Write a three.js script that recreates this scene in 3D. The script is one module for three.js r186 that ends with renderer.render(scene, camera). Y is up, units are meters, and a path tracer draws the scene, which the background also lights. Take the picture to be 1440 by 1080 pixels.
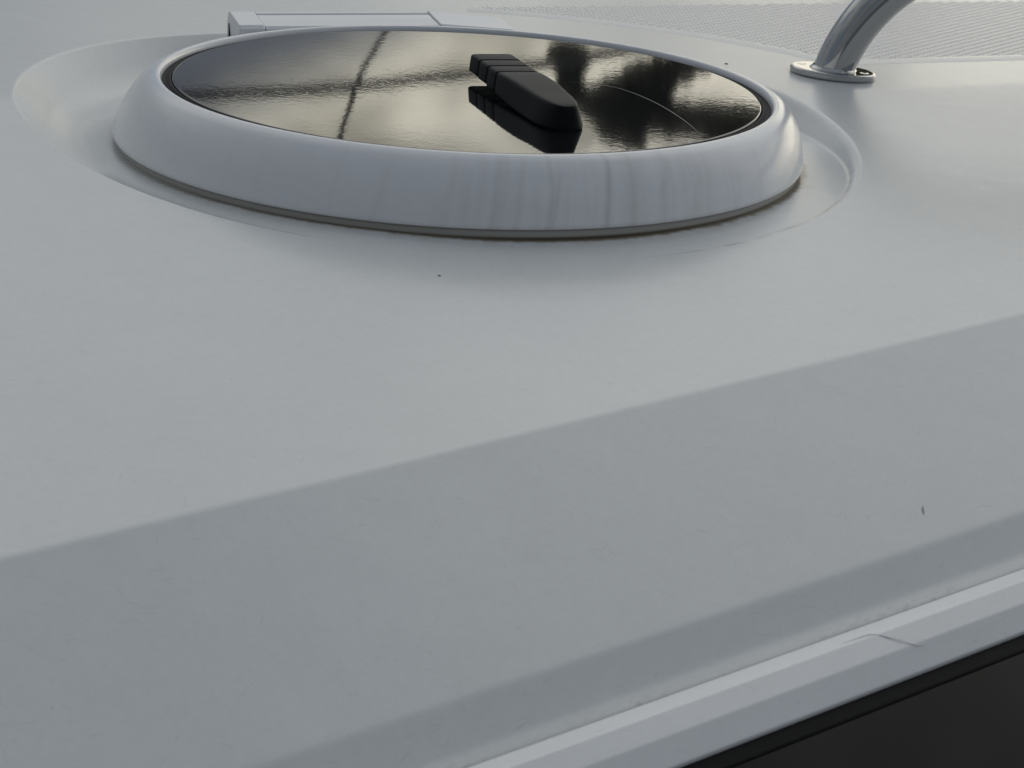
import * as THREE from 'three';
import { ImprovedNoise } from 'three/addons/math/ImprovedNoise.js';
import { mergeGeometries, mergeVertices } from 'three/addons/utils/BufferGeometryUtils.js';
import { RoundedBoxGeometry } from 'three/addons/geometries/RoundedBoxGeometry.js';

// ---------------------------------------------------------------- camera, sky, light
// World: hatch centre at the origin, y = 0 on the flat moulded pad under it, metres.
const scene = new THREE.Scene();
const camera = new THREE.PerspectiveCamera(23.46, 4 / 3, 0.05, 400);
const CAM = new THREE.Vector3(0, 0.28228, 1.20724);
const FWD = new THREE.Vector3(0.03156, -0.3505, -0.93603);
camera.position.copy(CAM);
camera.up.set(-0.05064, 0.93474, -0.35172);
camera.focus = 1.15; camera.userData.fStop = 36;
camera.lookAt(CAM.clone().add(FWD));
scene.add(camera);

const noise = new ImprovedNoise();
function fbm(x, y, z, oct = 4) {
  let a = 0, amp = 0.5, f = 1;
  for (let i = 0; i < oct; i++) { a += amp * noise.noise(x * f + 3.7 * i, y * f + 1.3 * i, z * f - 2.1 * i); f *= 2.03; amp *= 0.5; }
  return a;
}
const smooth = (a, b, x) => { const t = Math.min(1, Math.max(0, (x - a) / (b - a))); return t * t * (3 - 2 * t); };
const lerp = (a, b, t) => a + (b - a) * t;
function seeded(seed) { let s = seed >>> 0; return () => { s = (s + 0x6d2b79f5) >>> 0; let t = s; t = Math.imul(t ^ (t >>> 15), t | 1); t ^= t + Math.imul(t ^ (t >>> 7), t | 61); return ((t ^ (t >>> 14)) >>> 0) / 4294967296; }; }

const SKY_W = 1024, SKY_H = 512;
const SUN_AZ = 38, SUN_EL = 26;      // degrees right of the viewing direction, degrees above the horizon
function skyColor(dx, dy, dz) {
  const el = Math.asin(Math.max(-1, Math.min(1, dy))) * 180 / Math.PI;
  const az = Math.atan2(dx, -dz) * 180 / Math.PI;
  const e = Math.max(0, el);
  // clear evening blue, paler towards the horizon
  const k = Math.exp(-e / 22), away = 0.5 - 0.5 * Math.cos((az - 20) * Math.PI / 180) * Math.cos(el * Math.PI / 180);
  const dim = lerp(1.45, 0.44, Math.pow(away, 0.7));      // the sky is brighter round the setting sun than across from it
  let r = dim * lerp(0.28, 0.45, k), g = dim * lerp(0.39, 0.53, k), b = dim * lerp(0.59, 0.62, k);
  // broken evening cloud: a warm lit bank low behind the boat, grey cloud above and to the sides
  const n = fbm(dx * 2.6 + 4, dy * 6.5, dz * 2.6, 6) + 0.35 * fbm(dx * 9, dy * 24 + 5, dz * 9, 4);
  const ragged = 9 * fbm(dx * 5 + 2, dy * 9, dz * 5, 5);
  const side = az < 14 ? smooth(-4, 3, az + 0.45 * ragged + 2 * (e - 10) + 2.5) : smooth(75, 20, az + ragged);
  const bank = side * (1 - smooth(12.5, 18, e + 0.5 * ragged));
  const veil = Math.exp(-Math.pow((az - 5) / 62, 2)) * smooth(17, 28, e + 0.5 * ragged) * smooth(66, 38, e + ragged);     // bright high cloud above the bank
  const cover = smooth(-0.30, 0.22, n + 0.9 * bank + 0.6 * veil + 0.03);
  const squall = smooth(4, -7, az - 1.2 * (e - 10)) * Math.exp(-Math.pow(az / 60, 2)) * (1 - smooth(13, 22, e));      // dark shower cloud low on the left
  const rag = smooth(-0.26, 0.30, fbm(dx * 17 + 9, dy * 46, dz * 17, 5));
  const tex = lerp(0.82 + 0.36 * rag, 0.58 + 1.0 * rag, bank) * (1 - 0.55 * squall * (1 - bank));
  const cr = lerp(lerp(0.56 * dim, 1.52, veil), 1.56, bank), cg = lerp(lerp(0.585 * dim, 1.54, veil), 1.49, bank), cb = lerp(lerp(0.61 * dim, 1.50, veil), 1.24, bank);
  const core = 1 + 0.9 * bank * Math.exp(-Math.pow((az - 44) / 17, 2));      // cloud lit most near the setting sun
  r *= 1 - 0.5 * squall; g *= 1 - 0.48 * squall; b *= 1 - 0.42 * squall;
  r = lerp(r, cr * tex * core, cover); g = lerp(g, cg * tex * lerp(1, core, 0.86), cover); b = lerp(b, cb * tex * lerp(1, core, 0.6), cover);
  if (el < 0) { const q = smooth(0, -12, el); r = lerp(r, 0.10, q); g = lerp(g, 0.11, q); b = lerp(b, 0.12, q); }
  return [r, g, b];
}
{
  const data = new Float32Array(SKY_W * SKY_H * 4);
  for (let j = 0; j < SKY_H; j++) for (let i = 0; i < SKY_W; i++) {
    const el = ((j + 0.5) / SKY_H - 0.5) * Math.PI, th = ((i + 0.5) / SKY_W - 0.5) * 2 * Math.PI;
    const c = Math.cos(el), o = (j * SKY_W + i) * 4;
    const s = skyColor(Math.cos(th) * c, Math.sin(el), Math.sin(th) * c);
    data[o] = s[0]; data[o + 1] = s[1]; data[o + 2] = s[2]; data[o + 3] = 1;
  }
  const tex = new THREE.DataTexture(data, SKY_W, SKY_H, THREE.RGBAFormat, THREE.FloatType);
  tex.mapping = THREE.EquirectangularReflectionMapping;
  tex.magFilter = tex.minFilter = THREE.LinearFilter;
  tex.needsUpdate = true;
  scene.background = tex; scene.environment = tex;
}
const sun = new THREE.DirectionalLight(new THREE.Color().setRGB(1.0, 0.92, 0.80), 0.5);
{
  const a = SUN_AZ * Math.PI / 180, e = SUN_EL * Math.PI / 180;
  sun.position.set(Math.sin(a) * Math.cos(e) * 8, Math.sin(e) * 8, -Math.cos(a) * Math.cos(e) * 8);
  sun.castShadow = true; sun.shadow.radius = 130;
  sun.shadow.mapSize.set(2048, 2048);
  Object.assign(sun.shadow.camera, { left: -1.6, right: 1.6, top: 1.6, bottom: -1.6, near: 0.5, far: 20 });
  scene.add(sun, sun.target);
}
const renderer = new THREE.WebGLRenderer({ antialias: true });
renderer.setSize(1024, 768);
renderer.toneMapping = THREE.LinearToneMapping;
renderer.toneMappingExposure = 0.72;
renderer.shadowMap.enabled = true;

// ---------------------------------------------------------------- helpers
function mesh(name, geometry, material, parent = scene) {
  const m = new THREE.Mesh(geometry, material);
  m.name = name; m.castShadow = m.receiveShadow = true;
  parent.add(m); return m;
}
function dataTexture(w, h, fn, srgb) {
  const d = new Uint8Array(w * h * 4);
  for (let j = 0; j < h; j++) for (let i = 0; i < w; i++) {
    const c = fn(i, j), o = (j * w + i) * 4;
    d[o] = c[0]; d[o + 1] = c[1]; d[o + 2] = c[2]; d[o + 3] = 255;
  }
  const t = new THREE.DataTexture(d, w, h);
  t.wrapS = t.wrapT = THREE.RepeatWrapping; t.magFilter = THREE.LinearFilter; t.minFilter = THREE.LinearMipmapLinearFilter;
  t.generateMipmaps = true; if (srgb) t.colorSpace = THREE.SRGBColorSpace; t.needsUpdate = true; return t;
}
function tileNoise(n, seed) {   // smooth noise that wraps: lattice of n x n random values
  const R = seeded(seed), v = new Float32Array(n * n); for (let i = 0; i < n * n; i++) v[i] = R();
  return (x, y) => {
    x = ((x % 1) + 1) % 1 * n; y = ((y % 1) + 1) % 1 * n;
    const i = Math.floor(x) % n, j = Math.floor(y) % n, fx = x - Math.floor(x), fy = y - Math.floor(y);
    const sx = fx * fx * (3 - 2 * fx), sy = fy * fy * (3 - 2 * fy), i1 = (i + 1) % n, j1 = (j + 1) % n;
    return lerp(lerp(v[j * n + i], v[j * n + i1], sx), lerp(v[j1 * n + i], v[j1 * n + i1], sx), sy);
  };
}
function surface(nu, nv, fn, closedU = false) {   // fn(i, j) -> {p:[3], n:[3], uv:[2], c:[3]}
  const P = [], N = [], T = [], Cc = [], I = [];
  for (let j = 0; j <= nv; j++) for (let i = 0; i <= nu; i++) {
    const q = fn(i, j); P.push(...q.p); T.push(...q.uv); if (q.n) N.push(...q.n); if (q.c) Cc.push(...q.c);
  }
  const w = nu + 1;
  for (let j = 0; j < nv; j++) for (let i = 0; i < nu; i++) { const a = j * w + i, b = a + 1, c = a + w, d = c + 1; I.push(a, c, b, b, c, d); }
  const g = new THREE.BufferGeometry();
  g.setAttribute('position', new THREE.Float32BufferAttribute(P, 3));
  g.setAttribute('uv', new THREE.Float32BufferAttribute(T, 2));
  if (Cc.length) g.setAttribute('color', new THREE.Float32BufferAttribute(Cc, 3));
  g.setIndex(I);
  if (N.length) g.setAttribute('normal', new THREE.Float32BufferAttribute(N, 3)); else g.computeVertexNormals();
  return g;
}

// ---------------------------------------------------------------- materials
// Weathered gelcoat: off-white with faint chalky patches, hair scratches and specks.
const gelcoatMap = (() => {
  const n = 2048, R = seeded(11), a = tileNoise(9, 1), b = tileNoise(37, 2), c = tileNoise(190, 3);
  const buf = new Float32Array(n * n);
  for (let j = 0; j < n; j++) for (let i = 0; i < n; i++) {
    const x = i / n, y = j / n;
    buf[j * n + i] = 0.010 * (a(x, y) - 0.5) + 0.010 * (b(x, y) - 0.5) + 0.012 * (c(x, y) - 0.5) + 0.03 * (R() - 0.5);
  }
  for (let k = 0; k < 5200; k++) {   // hair scratches and scuffs of dirt
    let x = R() * n, y = R() * n; const ang = (R() - 0.5) * 1.3 + (R() < 0.2 ? 1.4 : 0), len = 5 + R() * R() * 46, s = -(0.016 + R() * R() * 0.062), bend = (R() - 0.5) * 0.02;
    for (let t = 0; t < len; t++) {
      const fade = Math.sin(Math.PI * t / len), i = ((Math.round(x) % n) + n) % n, j = ((Math.round(y) % n) + n) % n;
      buf[j * n + i] += s * fade; buf[((j + 1) % n) * n + i] += s * fade * 0.6;
      x += Math.cos(ang + bend * t); y += Math.sin(ang + bend * t);
    }
  }
  for (let k = 0; k < 150; k++) { const x = Math.floor(R() * n), y = Math.floor(R() * n), s = -(0.02 + R() * R() * 0.12); for (let q = -1; q <= 1; q++) for (let w = -1; w <= 1; w++) buf[((y + q + n) % n) * n + (x + w + n) % n] += s * (q || w ? 0.4 : 1); }
  return dataTexture(n, n, (i, j) => { const v = 232 * (1 + buf[j * n + i]); return [v, v, v * 0.992].map(q => Math.max(0, Math.min(255, q))); }, true);
})();
const gelcoatBump = (() => {
  const a = tileNoise(60, 21), b = tileNoise(23, 22);
  return dataTexture(1024, 1024, (i, j) => { const v = 255 * (0.5 * a(i / 1024, j / 1024) + 0.5 * b(i / 1024, j / 1024)); return [v, v, v]; });
})();
const gelcoatRough = (() => {
  const a = tileNoise(12, 31), b = tileNoise(70, 32), c = tileNoise(250, 33);
  return dataTexture(1024, 1024, (i, j) => { const x = i / 1024, y = j / 1024, v = 255 * (0.82 + 0.05 * a(x, y) + 0.05 * b(x, y) + 0.05 * c(x, y)); return [v, v, v]; });
})();
const gelcoat = new THREE.MeshPhysicalMaterial({ color: new THREE.Color().setRGB(0.77, 0.79, 0.80), map: gelcoatMap, vertexColors: true, roughness: 0.26, roughnessMap: gelcoatRough, bumpMap: gelcoatBump, bumpScale: 0.00012, ior: 1.5 });
gelcoat.name = 'weathered gelcoat';
const UVS = 1 / 0.62;      // texture tile of 0.62 m

// ---------------------------------------------------------------- deck
// The hatch pad is level; the deck round it slopes down to the front right and folds twice:
// along a nearly level line (A) above the side window, and along a line (D) into the flatter top behind.
const smin = (a, b, k) => { const h = Math.max(k - Math.abs(a - b), 0) / k; return Math.min(a, b) - h * h * k * 0.25; };
const smax = (a, b, k) => -smin(-a, -b, k);
const AV = new THREE.Vector3(0.81695, 0.01825, -0.57642);                 // along fold A
const A0 = new THREE.Vector3(-0.1599, -0.0205, 0.6039);                  // a point of fold A
const EW = [0.57652, 0.81708], EH = [0.81708, -0.57652], WA = 0.40125, KB = 0.30;    // plan directions across and along fold A
const slopeY = (x, z) => 0.0125 - 0.02 * x - 0.06 * z + 0.0050 * Math.log(1 + Math.exp(Math.min(30, (-x - 0.17) / 0.05))) * (1 - smooth(0.05, 0.38, EW[0] * x + EW[1] * z));
const KT = 0.042;
const dAlong = (x, z) => (x - 0.3036) * 0.92778 + (z + 0.1755) * -0.37313;
const dPerp = (x, z) => (x - 0.3036) * -0.37313 + (z + 0.1755) * -0.92778;
const topY = (x, z) => slopeY(x, z) - KT * dPerp(x, z);
const PX = -0.0042;                                                       // centre of the recess and of the hatch base
function deckY(x, z) {
  const S = slopeY(x, z), w = EW[0] * x + EW[1] * z - WA;
  let y = smin(S, topY(x, z), 0.0004);
  y = smin(y, S - KB * w, 0.0006);
  const r = Math.hypot(x - PX, z);
  if (r < 0.36) {
    const left = smooth(-0.1, -0.85, (x - PX) / r);
    const cone = smax(0, (r - 0.256) / 1.12, lerp(0.0012, 0.014, left));
    y = smin(y, cone, lerp(0.0010, 0.0035, smooth(0.2, 0.95, (x - PX) / r)));
  }
  return y;
}
function deckN(x, z, e = 0.0004) {
  const a = (deckY(x + e, z) - deckY(x - e, z)) / (2 * e), b = (deckY(x, z + e) - deckY(x, z - e)) / (2 * e);
  const l = Math.hypot(a, 1, b); return [-a / l, 1 / l, -b / l];
}
function deckColor(x, z) {
  const r = Math.hypot(x - PX, z), az = Math.atan2(z, x - PX);
  let d = [1, 1, 1];
  const stain = (amt, c) => { for (let i = 0; i < 3; i++) d[i] *= lerp(1, c[i], amt); };
  if (r < 0.30) {
    // soil washed out from under the bezel, ragged, heaviest at the low side
    const low = smooth(-0.45, 0.9, Math.cos(az - 1.15));
    const ragged = 0.0042 + 0.004 * fbm(az * 40, 3, 0, 4) + 0.004 * fbm(az * 9, 7, 0, 3);
    const q = r - 0.2246;
    stain(low * smooth(ragged + 0.0022, ragged * 0.3, q), [0.30, 0.235, 0.16]);
    stain(0.55 * low * smooth(0.018, 0.002, q) * smooth(-0.25, 0.45, fbm(az * 26, r * 30, 2, 4)), [0.80, 0.74, 0.62]);
    // thin broken soil line lying in the corner of the recess
    const line = Math.exp(-Math.pow((r - 0.2575 + 0.0006 * fbm(az * 12, 1, 1)) / 0.0011, 2));
    const front = smooth(0.80, 0.97, Math.cos(az - 0.60));
    stain(front * line * smooth(-0.28, 0.25, fbm(az * 14, 5, 3, 4)) * 0.75, [0.62, 0.59, 0.54]);
  }
  return d;
}
const deck = new THREE.Group(); deck.name = 'boat_deck';
deck.userData = { kind: 'structure', label: 'off-white moulded boat deck with a round recess and fold lines', category: 'deck' };
scene.add(deck);
{
  const rs = []; for (let r = 0.16; r < 0.22; r += 0.006) rs.push(r);
  for (let r = 0.22; r < 0.236; r += 0.0006) rs.push(r);
  for (let r = 0.236; r < 0.31; r += 0.001) rs.push(r);
  rs.push(0.31);
  const outer = []; for (let t = 0; t <= 1.00001; t += 1 / 230) outer.push(Math.pow(t, 1.35));
  const NA = 1440, nr = rs.length, total = nr + outer.length - 1;
  const U0 = -1.7, U1 = WA + 0.075, V0 = -1.3, V1 = 1.7;
  const g = surface(NA, total - 1, (i, j) => {
    const a = -i / NA * 2 * Math.PI, cx = Math.cos(a), cz = Math.sin(a);
    let r;
    if (j < nr) r = rs[j]; else {
      const du = EW[0] * cx + EW[1] * cz, dv = EH[0] * cx + EH[1] * cz;
      const w0 = EW[0] * PX, h0 = EH[0] * PX;
      const R = Math.min(du > 0 ? (U1 - w0) / du : (U0 - w0) / du, dv > 0 ? (V1 - h0) / dv : (V0 - h0) / dv);
      r = lerp(0.31, R, outer[j - nr + 1]);
    }
    const x = PX + cx * r, z = cz * r;
    return { p: [x, deckY(x, z), z], n: deckN(x, z), uv: [x * UVS, z * UVS], c: deckColor(x, z) };
  });
  mesh('deck_moulding', g, gelcoat, deck);
}
// cabin side below the fold: s runs down its slope from the fold, n stands on it, v runs along the fold
const BN = new THREE.Vector3(0.18149, 0.94058, 0.28700), BS = new THREE.Vector3(0.54741, -0.33908, 0.76509);
function sidePoint(s, n, v) {
  return [0, 1, 2].map(i => A0.getComponent(i) + AV.getComponent(i) * v + BS.getComponent(i) * s + BN.getComponent(i) * n);
}
function strip(profile, v0, v1, steps, colorFn) {   // sweep of a fine (s, n) profile along v
  const nrm = profile.map((p, i) => {
    const a = profile[Math.max(0, i - 1)], b = profile[Math.min(profile.length - 1, i + 1)];
    const ds = b[0] - a[0], dn = b[1] - a[1], l = Math.hypot(ds, dn), ns = -dn / l, nn = ds / l;
    return [0, 1, 2].map(k => BS.getComponent(k) * ns + BN.getComponent(k) * nn);
  });
  let acc = 0; const len = profile.map((p, i) => i ? (acc += Math.hypot(p[0] - profile[i - 1][0], p[1] - profile[i - 1][1])) : 0);
  return surface(steps, profile.length - 1, (i, j) => {
    const v = lerp(v0, v1, i / steps), [s, n] = profile[j];
    return { p: sidePoint(s, n, v), n: nrm[j], uv: [v * UVS, len[j] * UVS + 0.37], c: colorFn ? colorFn(len[j], v, s) : [1, 1, 1] };
  });
}
function polish(points, step, rounds) {   // resample a polyline finely and round its corners
  let out = [];
  for (let i = 0; i < points.length - 1; i++) {
    const [a, b] = [points[i], points[i + 1]], k = Math.max(1, Math.round(Math.hypot(b[0] - a[0], b[1] - a[1]) / step));
    for (let t = 0; t < k; t++) out.push([lerp(a[0], b[0], t / k), lerp(a[1], b[1], t / k)]);
  }
  out.push(points[points.length - 1]);
  for (let q = 0; q < rounds; q++) out = out.map((p, i) => i && i < out.length - 1 ? [(out[i - 1][0] + 2 * p[0] + out[i + 1][0]) / 4, (out[i - 1][1] + 2 * p[1] + out[i + 1][1]) / 4] : p);
  return out;
}
{
  const prof = polish([[0.0796, 0], [0.1195, 0], [0.1368, -0.0060], [0.1443, -0.0057], [0.1444, -0.014], [0.30, -0.03]], 0.0006, 10);
  const g = strip(prof, -0.8, 1.9, 1100, (l, v, s) => {
    // dirt caught along the seam above the window frame
    const q = 0.1452 - s, speckle = smooth(-0.05, 0.35, fbm(v * 420, s * 420, 0, 3)), patch = smooth(-0.15, 0.3, fbm(v * 14, 3, 8, 3));
    let d = 0; if (q > -0.002) d = Math.max(smooth(0.0022, 0.0004, q) * (0.45 + 0.55 * patch), smooth(0.009, 0.001, q) * speckle * patch * 0.42);
    return [lerp(1, 0.30, d), lerp(1, 0.21, d), lerp(1, 0.15, d)];
  });
  mesh('cabin_side', g, gelcoat, deck);
}
// moulded anti-slip panel: rows of small raised lozenges
{
  const inside = (x, z) => { const p = dPerp(x, z), r = Math.hypot(x, z); return r > 0.400 && p > 0.092 && p < 0.33 && x > 0.003 && dAlong(x, z) < 1.3; };
  const a = [Math.cos(-0.87), Math.sin(-0.87)], b = [Math.cos(-2.05), Math.sin(-2.05)];   // the two line directions
  const pa = 0.0055, pb = 0.0085, P = [], I = [], N0 = 500;
  const up = (x, z, h) => [x, topY(x, z) + h, z];
  for (let i = -N0; i < N0; i++) for (let j = -N0; j < N0; j++) {
    const cx = 0.3 + a[0] * pa * i + b[0] * pb * j, cz = -0.35 + a[1] * pa * i + b[1] * pb * j;
    if (!inside(cx, cz)) continue;
    const k = P.length / 3, e = 0.46, t = 0.34;
    for (const [f, h] of [[e, 0.0002], [t, 0.0008]]) for (const [q, w] of [[-1, -1], [1, -1], [1, 1], [-1, 1]]) P.push(...up(cx + a[0] * pa * f * q + b[0] * pb * f * w, cz + a[1] * pa * f * q + b[1] * pb * f * w, h));
    I.push(k + 4, k + 5, k + 6, k + 4, k + 6, k + 7);
    for (let m = 0; m < 4; m++) { const m1 = (m + 1) % 4; I.push(k + m, k + m1, k + 4 + m1, k + m, k + 4 + m1, k + 4 + m); }
  }
  const g = new THREE.BufferGeometry(); g.setAttribute('position', new THREE.Float32BufferAttribute(P, 3)); g.setIndex(I);
  const h = g.toNonIndexed(); h.computeVertexNormals();
  const mat = new THREE.MeshPhysicalMaterial({ color: new THREE.Color().setRGB(0.77, 0.76, 0.74), roughness: 0.3, side: THREE.DoubleSide }); mat.name = 'anti-slip gelcoat';
  const m = mesh('antislip_lozenges', h, mat, deck); m.userData.kind = 'stuff';
  // smooth moulded margin round the near edge of the panel
  const line = [], Rr = 0.400;
  for (let a = -90.0; a < -10; a += 0.5) { const x = PX + Rr * Math.cos(a * Math.PI / 180), z = Rr * Math.sin(a * Math.PI / 180); if (dPerp(x, z) < 0.092) break; line.push([x, z]); }
  const l0 = line[line.length - 1], s0 = dAlong(...l0);
  for (let s = s0 + 0.004; s < 1.3; s += 0.01) line.push([0.3036 + 0.92778 * s - 0.37313 * 0.092, -0.1755 - 0.37313 * s - 0.92778 * 0.092]);
  const off = line.map((p, i) => { const a = line[Math.max(0, i - 1)], b = line[Math.min(line.length - 1, i + 1)], l = Math.hypot(b[0] - a[0], b[1] - a[1]); return [-(b[1] - a[1]) / l, (b[0] - a[0]) / l]; });
  const prof = [[-0.0045, 0.0001], [-0.0040, 0.0008], [-0.001, 0.0009], [0.006, 0.0006], [0.012, 0.00005]];
  mesh('panel_margin', surface(line.length - 1, prof.length - 1, (i, j) => { const x = line[i][0] + off[i][0] * prof[j][0], z = line[i][1] + off[i][1] * prof[j][0]; return { p: [x, topY(x, z) + prof[j][1], z], uv: [x * UVS, z * UVS], c: [1, 1, 1] }; }), gelcoat, deck);
}

// small marks: thin ribbons of dirt or bare scratch lying on a surface
function ribbon(name, pts, width, material, parent) {
  const c = new THREE.CatmullRomCurve3(pts.map(p => new THREE.Vector3(...p))), k = pts.length * 8, P = c.getPoints(k);
  const g = surface(k, 1, (i, j) => {
    const a = P[Math.max(0, i - 1)], b = P[Math.min(k, i + 1)], dx = b.x - a.x, dz = b.z - a.z, l = Math.hypot(dx, dz), w = (j - 0.5) * width * Math.sin(Math.PI * (0.06 + 0.88 * i / k));
    return { p: [P[i].x - dz / l * w, P[i].y, P[i].z + dx / l * w], uv: [0, 0] };
  });
  return mesh(name, g, material, parent);
}
const soilMat = new THREE.MeshStandardMaterial({ color: new THREE.Color().setRGB(0.10, 0.09, 0.08), roughness: 0.9, side: THREE.DoubleSide }); soilMat.name = 'dark soil';
const greyMarkMat = new THREE.MeshStandardMaterial({ color: new THREE.Color().setRGB(0.34, 0.34, 0.35), roughness: 0.7, side: THREE.DoubleSide }); greyMarkMat.name = 'grey scuff';
{
  const on = (x, z, h = 0.00025) => [x, deckY(x, z) + h, z];
  for (const [x, z, r] of [[-0.0102, 0.2867, 0.0009], [0.2006, -0.2352, 0.0016]]) {
    const d = mesh('dirt_speck', new THREE.SphereGeometry(r, 10, 6), soilMat, deck); d.position.set(...on(x, z, 0)); d.scale.y = 0.4;
  }
  ribbon('stuck_fibre', [[0.0993, 0.3887], [0.1008, 0.3868], [0.1025, 0.3856], [0.1042, 0.3844]].map(([s, v]) => sidePoint(s, 0.0003, v)), 0.0008, greyMarkMat, deck);
}

// ---------------------------------------------------------------- round hatch
const hatch = new THREE.Group(); hatch.name = 'round_hatch';
hatch.userData = { label: 'round deck hatch with white bezel and glossy black lid', category: 'hatch' };
scene.add(hatch);
// the opening sits a few millimetres off the centre of the base
function lean(g) { const p = g.attributes.position; for (let i = 0; i < p.count; i++) p.setX(i, p.getX(i) + PX * (1 - Math.min(1, Math.max(0, (p.getY(i) - 0.004) / 0.034)))); return g; }
function lathe(points, segs = 320) {
  const g = new THREE.LatheGeometry(points.map(p => new THREE.Vector2(p[0], p[1])), segs); return g;
}
function curve2(points, n) { return new THREE.SplineCurve(points.map(p => new THREE.Vector2(...p))).getPoints(n).map(p => [p.x, p.y]); }
// bezel with run-off streaks; u of the lathe is the angle, v runs along the section
const streakMap = (() => {
  const w = 2048, h = 128, R = seeded(5), col = new Float32Array(w), a = tileNoise(60, 41), b = tileNoise(300, 42), c = tileNoise(24, 43), top = new Float32Array(w), wob = tileNoise(10, 44);
  // three's lathe: x = r sin(phi), z = r cos(phi); front of the hatch is phi = 0
  const at = deg => ((deg / 360) % 1 + 1) % 1 * w;
  const runs = [];
  for (let k = 0; k < 70; k++) { const deg = -4 + R() * 52; runs.push([at(deg), 1.2 + R() * 3.5, 0.005 + R() * R() * 0.018, R() * 0.5]); }
  runs.push([at(22.0), 2.4, 0.065, 0.0], [at(13.0), 2.4, 0.045, 0.05], [at(14.0), 1.8, 0.04, 0.4], [at(26), 7, 0.03, 0.2], [at(32), 4, 0.03, 0.1], [at(5), 3, 0.025, 0.3], [at(1), 3, 0.025, 0.4], [at(38), 5, 0.022, 0.2]);
  for (let k = 0; k < 60; k++) runs.push([R() * w, 1 + R() * 3, 0.005 + R() * 0.012, R() * 0.6]);
  return dataTexture(w, h, (i, j) => {
    const v = j / h;      // 0 at the lid, 1 under the lower edge
    let d = 0;
    for (const [x, s, amt, t0] of runs) {
      let dx = Math.abs(i + 5 * (wob(v * 0.6 + x * 0.01, x / w) - 0.5) - x); dx = Math.min(dx, w - dx);
      if (dx < s * 3) d += amt * Math.exp(-dx * dx / (s * s)) * smooth(t0 - 0.02, t0 + 0.22, v) * (0.75 + 0.5 * a(i / w, v * 0.3 + x));
    }
    d += 0.012 * (b(i / w, v * 0.2) - 0.5) + 0.014 * (c(i / w, v * 0.5) - 0.5);
    return [236 * (1 - d), 236 * (1 - d * 1.06), 236 * (1 - d * 1.18)].map(q => Math.max(0, Math.min(255, q)));
  }, true);
})();
const bezelMat = new THREE.MeshPhysicalMaterial({ color: new THREE.Color().setRGB(0.93, 0.94, 0.95), map: streakMap, roughness: 0.19, ior: 1.5 }); bezelMat.name = 'glossy white moulding';
const whiteMat = new THREE.MeshPhysicalMaterial({ color: new THREE.Color().setRGB(0.74, 0.75, 0.76), roughness: 0.2, ior: 1.5 }); whiteMat.name = 'plain white moulding';
const greyMat = new THREE.MeshPhysicalMaterial({ color: new THREE.Color().setRGB(0.46, 0.45, 0.40), roughness: 0.55 }); greyMat.name = 'aged grey flange';
const sealMat = new THREE.MeshPhysicalMaterial({ color: new THREE.Color().setRGB(0.018, 0.018, 0.02), roughness: 0.7, specularIntensity: 0.35 }); sealMat.name = 'black rubber';
const handleMat = new THREE.MeshPhysicalMaterial({ color: new THREE.Color().setRGB(0.010, 0.0105, 0.011), roughness: 0.55, specularIntensity: 0.3 }); handleMat.name = 'black moulded plastic';
{
  const prof = curve2([[0.1982, 0.0345], [0.1986, 0.0386], [0.1998, 0.0409], [0.2016, 0.0414], [0.2040, 0.0409], [0.2088, 0.0384], [0.2140, 0.0334], [0.2188, 0.0262], [0.2224, 0.0180], [0.2250, 0.0098], [0.2260, 0.0056], [0.2246, 0.0040], [0.2180, 0.0037]], 90);
  mesh('bezel', lean(lathe(prof)), bezelMat, hatch);
  mesh('base_flange', lathe([[0.19, -0.002], [0.2236, -0.002], [0.2240, 0.0006], [0.2234, 0.0030], [0.2220, 0.0042], [0.19, 0.0042]]), greyMat, hatch).position.x = PX;
  mesh('lid_seal', lathe(curve2([[0.1915, 0.033], [0.1921, 0.0377], [0.1935, 0.0386], [0.195, 0.0374], [0.1965, 0.0368], [0.1985, 0.0372], [0.199, 0.0345]], 40)), sealMat, hatch);
}
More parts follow.
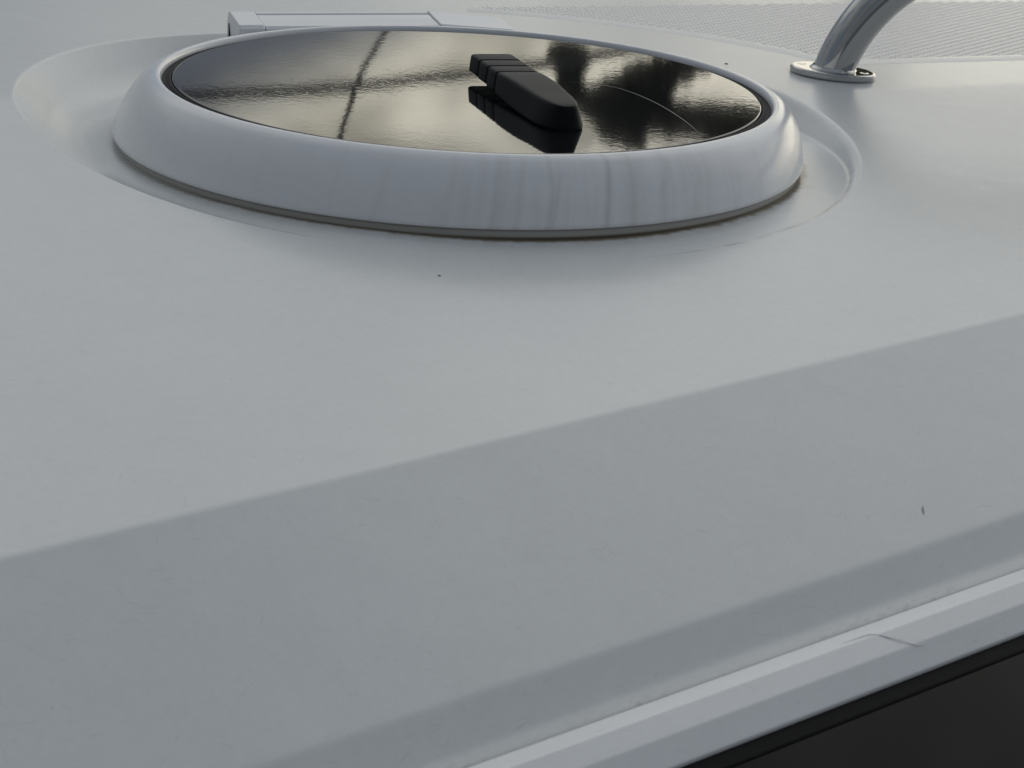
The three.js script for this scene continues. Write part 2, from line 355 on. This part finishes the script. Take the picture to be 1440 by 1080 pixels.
{
  // lid: thick dark acrylic, slightly wavy from moulding, with a long curved scratch
  const n = 1024, a = tileNoise(70, 51), b = tileNoise(230, 52), c = tileNoise(16, 53);
  const bump = dataTexture(n, n, (i, j) => { const x = i / n, y = j / n, v = 255 * (0.30 * a(x, y) + 0.34 * b(x, y) + 0.36 * c(x, y)); return [v, v, v]; });
  bump.repeat.set(1, 1);
  const R = seeded(77);
  const map = (() => {
    const cv = document.createElement('canvas'); cv.width = cv.height = 2048; const g = cv.getContext('2d');
    const px = (x, z) => [(x / 0.4 + 0.5) * 2048, (z / 0.4 + 0.5) * 2048];
    g.fillStyle = 'rgb(22,24,25)'; g.fillRect(0, 0, 2048, 2048);
    for (let k = 0; k < 240; k++) { const [u, v] = px((R() - 0.5) * 0.38, (R() - 0.5) * 0.38); g.fillStyle = `rgba(120,120,112,${0.05 + 0.18 * R() * R()})`; g.beginPath(); g.arc(u, v, 0.8 + 2.2 * R(), 0, 7); g.fill(); }
    const t = new THREE.CanvasTexture(cv); t.colorSpace = THREE.SRGBColorSpace; t.flipY = false; return t;
  })();
  const lidMat = new THREE.MeshPhysicalMaterial({ color: 0xffffff, map, roughness: 0.036, bumpMap: bump, bumpScale: 0.000014, ior: 1.5 }); lidMat.name = 'black glossy acrylic';
  const g = lathe([[0.1919, 0.032], [0.1919, 0.0384], [0.1914, 0.0390], [0.1905, 0.0392], [0.12, 0.0392], [0.05, 0.0392], [0.0001, 0.0392]], 320);
  const p = g.attributes.position, uv = g.attributes.uv;
  for (let i = 0; i < p.count; i++) uv.setXY(i, p.getX(i) / 0.4 + 0.5, p.getZ(i) / 0.4 + 0.5);
  const nn = g.attributes.normal; for (let i = 0; i < p.count; i++) if (p.getY(i) > 0.03915) nn.setXYZ(i, 0, 1, 0);
  const lid = mesh('lid', g, lidMat, hatch);
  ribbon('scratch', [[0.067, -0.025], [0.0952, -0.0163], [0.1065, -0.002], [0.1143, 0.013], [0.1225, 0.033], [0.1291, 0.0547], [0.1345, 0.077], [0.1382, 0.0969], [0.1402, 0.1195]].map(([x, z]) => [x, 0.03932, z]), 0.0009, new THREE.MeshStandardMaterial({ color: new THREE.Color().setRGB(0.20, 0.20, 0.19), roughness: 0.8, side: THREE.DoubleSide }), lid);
}
// latch handle: lever with three finger ribs at its free end and a rounded pivot end
{
  const L = 0.156, O = [0.0142, -0.0212], dir = [0.282, 0.9594], sid = [0.9594, -0.282], G = 0.0392;
  // t along the lever, half width, underside and top above the lid
  const st = [];     // [along, half width, underside, top, sideways shift]
  const rib = (t0, t1, w, b, h) => { st.push([t0, w - 0.0012, b + 0.0010, h - 0.0012, 0], [t0 + 0.0009, w, b, h, 0], [t1 - 0.0018, w, b, h, 0], [t1 - 0.0005, w - 0.0015, b + 0.0006, h - 0.0018, 0]); };
  rib(0.000, 0.0205, 0.0156, 0.0048, 0.0166);
  rib(0.0218, 0.0400, 0.0156, 0.0040, 0.0166);
  rib(0.0412, 0.0590, 0.0156, 0.0032, 0.0166);
  st.push([0.0602, 0.0148, 0.0030, 0.0152, 0.0002], [0.0614, 0.0160, 0.0026, 0.0168, 0.0004], [0.075, 0.0165, 0.0018, 0.0172, 0.0010], [0.092, 0.0170, 0.0008, 0.0173, 0.0018], [0.106, 0.0170, 0.0002, 0.0170, 0.0022], [0.118, 0.0167, 0.0000, 0.0165, 0.0026]);
  for (let k = 1; k <= 12; k++) { const q = k / 12 * Math.PI / 2; st.push([0.120 + 0.034 * Math.sin(q), Math.max(0.0004, 0.0166 * Math.pow(Math.cos(q), 0.6)), 0.0, 0.0164 - 0.0020 * Math.pow(k / 12, 3), 0.0027]); }
  const ring = 48, P = [], I = [];
  st.forEach(([t, w, b, h, o]) => {
    const cy = (b + h) / 2, hy = (h - b) / 2;
    for (let k = 0; k < ring; k++) {   // superellipse section with soft corners, narrower on top
      const q = k / ring * 2 * Math.PI, c = Math.cos(q), s = Math.sin(q), e = 0.2;
      const dr = 0.08 + 0.26 * smooth(0.05, 0.15, t);
      const yy = Math.sign(s) * Math.pow(Math.abs(s), e), ww = w * (1 - dr * (yy * 0.5 + 0.5));
      const lat = Math.sign(c) * Math.pow(Math.abs(c), e) * ww + o - 0.0012 * smooth(0.05, 0.13, t) * (yy * 0.5 + 0.5);
      P.push(O[0] + dir[0] * t + sid[0] * lat, G + cy + hy * yy, O[1] + dir[1] * t + sid[1] * lat);
    }
  });
  for (let i = 0; i < st.length - 1; i++) for (let k = 0; k < ring; k++) { const a = i * ring + k, b = i * ring + (k + 1) % ring, c = a + ring, d = b + ring; I.push(a, b, c, b, d, c); }
  const cap = (i, flip) => { const k0 = P.length / 3; let s = [0, 0, 0]; for (let k = 0; k < ring; k++) for (let m = 0; m < 3; m++) s[m] += P[(i * ring + k) * 3 + m] / ring; P.push(...s); for (let k = 0; k < ring; k++) { const a = i * ring + k, b = i * ring + (k + 1) % ring; flip ? I.push(k0, b, a) : I.push(k0, a, b); } };
  cap(0, true); cap(st.length - 1, false);
  const g = new THREE.BufferGeometry(); g.setAttribute('position', new THREE.Float32BufferAttribute(P, 3)); g.setIndex(I); g.computeVertexNormals();
  mesh('latch_handle', g, handleMat, hatch);
}
// hinge housing behind the bezel
{
  const hinge = new THREE.Group(); hinge.name = 'hinge_housing'; hatch.add(hinge);
  const az = -110 * Math.PI / 180, c = [Math.cos(az), Math.sin(az)];
  hinge.position.set(c[0] * 0.205, 0.0, c[1] * 0.205); hinge.rotation.y = -az - Math.PI / 2;   // local +z points to the hatch centre, x along the hinge
  const body = (x0, x1, sec, nm, m, bev = 0.0012) => {
    const s = new THREE.Shape(sec.map(p => new THREE.Vector2(...p)));
    const g = new THREE.ExtrudeGeometry(s, { depth: x1 - x0 - 2 * bev, bevelEnabled: true, bevelSize: bev, bevelThickness: bev, bevelSegments: 3, curveSegments: 8 });
    g.rotateY(Math.PI / 2); g.translate(x0 + bev, 0, 0);     // section x -> -z
    return mesh(nm, g, m, hinge);
  };
  const end = [[-0.001, 0.0385], [0.001, 0.0402], [0.018, 0.0424], [0.032, 0.0444], [0.036, 0.0438], [0.039, 0.038], [0.041, 0.012], [0.030, 0.006], [0.010, 0.006]];
  const cheek = body(-0.1065, -0.0872, end, 'hinge_cheek', whiteMat);
  { // thin black plate on the end face, painted shade of the hollow housing
    const g = new THREE.ExtrudeGeometry(new THREE.Shape([[0.022, 0.016], [0.033, 0.018], [0.033, 0.037]].map(p => new THREE.Vector2(...p))), { depth: 0.0006, bevelEnabled: false });
    g.rotateY(Math.PI / 2); g.translate(-0.1071, 0, 0); mesh('hollow_shade_plate', g, sealMat, hinge);
  }
  const right = body(0.0497, 0.110, end, 'hinge_cheek', whiteMat);
  { // the right cheek slopes down to its tip
    const p = right.geometry.attributes.position;
    for (let i = 0; i < p.count; i++) { const x = p.getX(i), q = Math.max(0, (x - 0.074) / 0.036); p.setY(i, p.getY(i) * (1 - 0.11 * q)); }
    right.geometry.computeVertexNormals();
  }
  body(-0.0867, 0.0492, [[-0.001, 0.0385], [0.001, 0.0400], [0.018, 0.0420], [0.0272, 0.0434], [0.0280, 0.0422], [0.0290, 0.0422], [0.0300, 0.0442], [0.034, 0.0446], [0.0375, 0.0430], [0.039, 0.038], [0.041, 0.012], [0.030, 0.006], [0.010, 0.006]], 'hinge_barrel', whiteMat, 0.0004);
}

// ---------------------------------------------------------------- stainless handrail
{
  const rail = new THREE.Group(); rail.name = 'handrail'; 
  rail.userData = { label: 'bent stainless steel handrail on an oval flange beside the hatch', category: 'handrail' };
  const bx = 0.281, bz = -0.217; rail.position.set(bx, topY(bx, bz), bz); scene.add(rail);
  const steel = new THREE.MeshPhysicalMaterial({ color: new THREE.Color().setRGB(0.44, 0.44, 0.435), metalness: 1, roughness: 0.08 }); steel.name = 'polished stainless steel';
  const h = new THREE.Vector3(0.90, 0, 0.43).normalize(), lead = new THREE.Vector3(0.99, 0, 0.08).normalize();
  const pts = [], R = 0.132, a0 = 0.22;
  const at = a => [R * (Math.cos(a0) - Math.cos(a)), R * (Math.sin(a) - Math.sin(a0))];
  for (let k = 0; k <= 24; k++) { const a = lerp(a0, Math.PI / 2, k / 24), [q, y] = at(a); pts.push(new THREE.Vector3(lead.x * q, y + 0.002, lead.z * q)); }
  const last = pts[pts.length - 1]; for (let k = 1; k <= 10; k++) pts.push(last.clone().addScaledVector(lead, k * 0.05));
  mesh('rail_tube', new THREE.TubeGeometry(new THREE.CatmullRomCurve3(pts), 160, 0.0158, 40), steel, rail);
  // oval flange with bevelled edge and two countersunk screws
  const oval = new THREE.Shape(); oval.absellipse(0, 0, 0.0315, 0.0225, 0, 2 * Math.PI);
  const fg = new THREE.ExtrudeGeometry(oval, { depth: 0.0022, bevelEnabled: true, bevelSize: 0.002, bevelThickness: 0.0018, bevelSegments: 5, curveSegments: 64 });
  fg.rotateX(-Math.PI / 2); fg.translate(0, 0.0012, 0);
  const tilt = new THREE.Group(); tilt.name = 'flange'; tilt.rotation.y = -Math.atan2(h.z, h.x); rail.add(tilt);
  mesh('flange_plate', fg, steel, tilt);
  mesh('weld_collar', lathe(curve2([[0.0157, 0.0078], [0.0166, 0.0068], [0.0180, 0.0056], [0.0186, 0.004]], 16), 64), steel, tilt);
  for (const s of [-1, 1]) {
    const sc = mesh('screw_head', lathe(curve2([[0.0036, 0.0050], [0.0033, 0.0053], [0.002, 0.00545], [0.0001, 0.0055]], 12), 32), steel, tilt); sc.position.set(s * 0.0250, 0, 0);
  }
  rail.rotation.z = -0.016; 
}

// ---------------------------------------------------------------- side window
{
  const win = new THREE.Group(); win.name = 'side_window'; scene.add(win);
  win.userData = { label: 'dark side window with bevelled white frame below the deck fold', category: 'window' };
  const frameMat = new THREE.MeshPhysicalMaterial({ color: new THREE.Color().setRGB(0.95, 0.96, 0.97), roughness: 0.3, map: gelcoatMap, vertexColors: true }); frameMat.name = 'white painted frame';
  const prof = polish([[0.1451, -0.013], [0.1453, -0.0034], [0.1461, -0.0020], [0.1543, 0.0022], [0.1642, 0.0016], [0.1738, -0.0034], [0.1742, -0.0045], [0.1738, -0.011]], 0.0003, 3);
  mesh('frame_bar', strip(prof, -0.5, 1.5, 400), frameMat, win);
  ribbon('scuff', [[0.1526, 0.2891], [0.1527, 0.2971], [0.1534, 0.3046], [0.1578, 0.3108], [0.1616, 0.3155], [0.1648, 0.3199], [0.1662, 0.3248]].map(([s, v]) => sidePoint(s, s < 0.1543 ? lerp(-0.0018, 0.0022, (s - 0.1462) / 0.0081) + 0.0003 : s < 0.1642 ? 0.0023 : 0.0018 - (s - 0.1642) * 0.52, v)), 0.0005, greyMarkMat, win);
  mesh('gasket', strip(polish([[0.1738, -0.010], [0.1742, -0.0052], [0.1805, -0.0058], [0.1812, -0.0064], [0.1815, -0.011]], 0.0004, 2), -0.5, 1.5, 40), new THREE.MeshPhysicalMaterial({ color: new THREE.Color().setRGB(0.006, 0.006, 0.006), roughness: 0.6, specularIntensity: 0.25 }), win);
  const pane = new THREE.MeshPhysicalMaterial({ color: new THREE.Color().setRGB(0.004, 0.0045, 0.005), roughness: 0.08, ior: 1.5, specularIntensity: 0.2 }); pane.name = 'dark tinted glass';
  mesh('pane', strip([[0.181, -0.0068], [0.30, -0.0068], [0.45, -0.0068]], -0.5, 1.5, 10), pane, win);
}

// ---------------------------------------------------------------- what the lid mirrors, behind the boat
const darkRope = new THREE.MeshStandardMaterial({ color: new THREE.Color().setRGB(0.11, 0.107, 0.105), roughness: 0.9 });
{
  const pts = [[-1.455, 0.928, -3.868], [-1.098, 0.93, -3.957], [-0.843, 0.928, -4.005], [-0.666, 0.918, -4.033], [-0.485, 0.904, -4.056], [-0.284, 0.88, -4.075], [-0.122, 0.853, -4.087], [0.0, 0.835, -4.092], [0.345, 0.766, -4.094], [0.445, 0.74, -4.091], [0.742, 0.659, -4.071], [1.204, 0.51, -4.008]].map(p => new THREE.Vector3(...p));
  const m = mesh('overhead_cable', new THREE.TubeGeometry(new THREE.CatmullRomCurve3(pts), 120, 0.016, 12), darkRope);
  m.userData = { label: 'thick dark sagging cable mirrored across the black hatch lid', category: 'cable' };
  const q = [[-0.133, 0.414, -3.551], [-0.174, 0.53, -3.533], [-0.214, 0.618, -3.517], [-0.247, 0.679, -3.504], [-0.28, 0.743, -3.49], [-0.299, 0.81, -3.475], [-0.32, 0.882, -3.457], [-0.37, 1.119, -3.392]].map(p => new THREE.Vector3(...p));
  const w = mesh('rigging_wire', new THREE.TubeGeometry(new THREE.CatmullRomCurve3(q), 60, 0.0068, 10), darkRope);
  w.userData = { label: 'thin slanting rigging wire mirrored in the left half of the lid', category: 'wire' };
}
{
  // evergreen on the shore: ragged crown of many small leaf faces, mirrored in the right half of the lid
  const tree = new THREE.Group(); tree.name = 'shore_tree'; tree.userData = { label: 'dark evergreen tree on the shore mirrored in the right of the lid', category: 'tree' }; scene.add(tree);
  const R = seeded(91), P = [], N = [];
  // clumps: centre, half width, half height
  const clumps = [[0.785, 2.509, -13.524, 0.173, 0.131], [0.776, 2.658, -13.497, 0.065, 0.079], [0.846, 2.787, -13.467, 0.157, 0.092], [1.076, 2.851, -13.439, 0.209, 0.144], [1.256, 2.748, -13.446, 0.236, 0.131], [1.437, 2.633, -13.452, 0.223, 0.131], [1.618, 2.53, -13.453, 0.183, 0.105], [1.774, 2.452, -13.449, 0.157, 0.079], [1.381, 2.889, -13.405, 0.288, 0.157], [1.635, 2.915, -13.374, 0.288, 0.131], [1.94, 2.915, -13.336, 0.288, 0.118], [2.219, 2.915, -13.296, 0.288, 0.126], [2.497, 2.915, -13.251, 0.288, 0.144], [2.8, 2.915, -13.195, 0.314, 0.157], [1.174, 3.043, -13.39, 0.131, 0.079], [1.326, 3.094, -13.366, 0.118, 0.058], [2.089, 3.043, -13.287, 0.209, 0.092], [2.391, 3.068, -13.235, 0.209, 0.105], [3.157, 2.761, -13.154, 0.34, 0.236], [3.122, 2.401, -13.231, 0.288, 0.236]];
  for (const [X, Y, Z, rx, ry] of clumps) {
    const n = Math.round(78000 * rx * ry + 250);
    for (let k = 0; k < n; k++) {
      let x, y, z; do { x = R() * 2 - 1; y = R() * 2 - 1; z = R() * 2 - 1; } while (x * x + y * y + z * z > 1);
      const c = new THREE.Vector3(X + x * rx, Y + y * ry, Z + z * 0.5), l = 0.022 + R() * 0.035, t1 = R() * 6.28, t2 = (R() - 0.5) * 2.4;
      const d1 = new THREE.Vector3(Math.cos(t1), Math.sin(t2), Math.sin(t1)).normalize().multiplyScalar(l), d2 = new THREE.Vector3(R() - 0.5, R() - 0.5, R() - 0.5).normalize().multiplyScalar(l * 0.45);
      P.push(c.x - d1.x, c.y - d1.y, c.z - d1.z, c.x + d2.x, c.y + d2.y, c.z + d2.z, c.x + d1.x, c.y + d1.y, c.z + d1.z);
    }
  }
  const g = new THREE.BufferGeometry(); g.setAttribute('position', new THREE.Float32BufferAttribute(P, 3)); g.computeVertexNormals();
  mesh('crown', g, new THREE.MeshStandardMaterial({ color: new THREE.Color().setRGB(0.085, 0.10, 0.07), roughness: 0.9, side: THREE.DoubleSide }), tree);
  const bark = new THREE.MeshStandardMaterial({ color: new THREE.Color().setRGB(0.06, 0.05, 0.04), roughness: 0.95 });
  const limb = (pts, r0) => mesh('trunk', new THREE.TubeGeometry(new THREE.CatmullRomCurve3(pts.map(p => new THREE.Vector3(...p))), 30, r0, 10), bark, tree);
  limb([[3.254, -1.772, -13.351], [3.245, 0.32, -13.428], [3.19, 1.884, -13.3], [3.051, 2.915, -13.144]], 0.16);
  limb([[3.178, 2.246, -13.246], [2.701, 2.864, -13.225], [1.889, 2.94, -13.337], [1.229, 2.864, -13.424], [0.795, 2.735, -13.48]], 0.035).name = 'branch';
}
renderer.render(scene, camera);
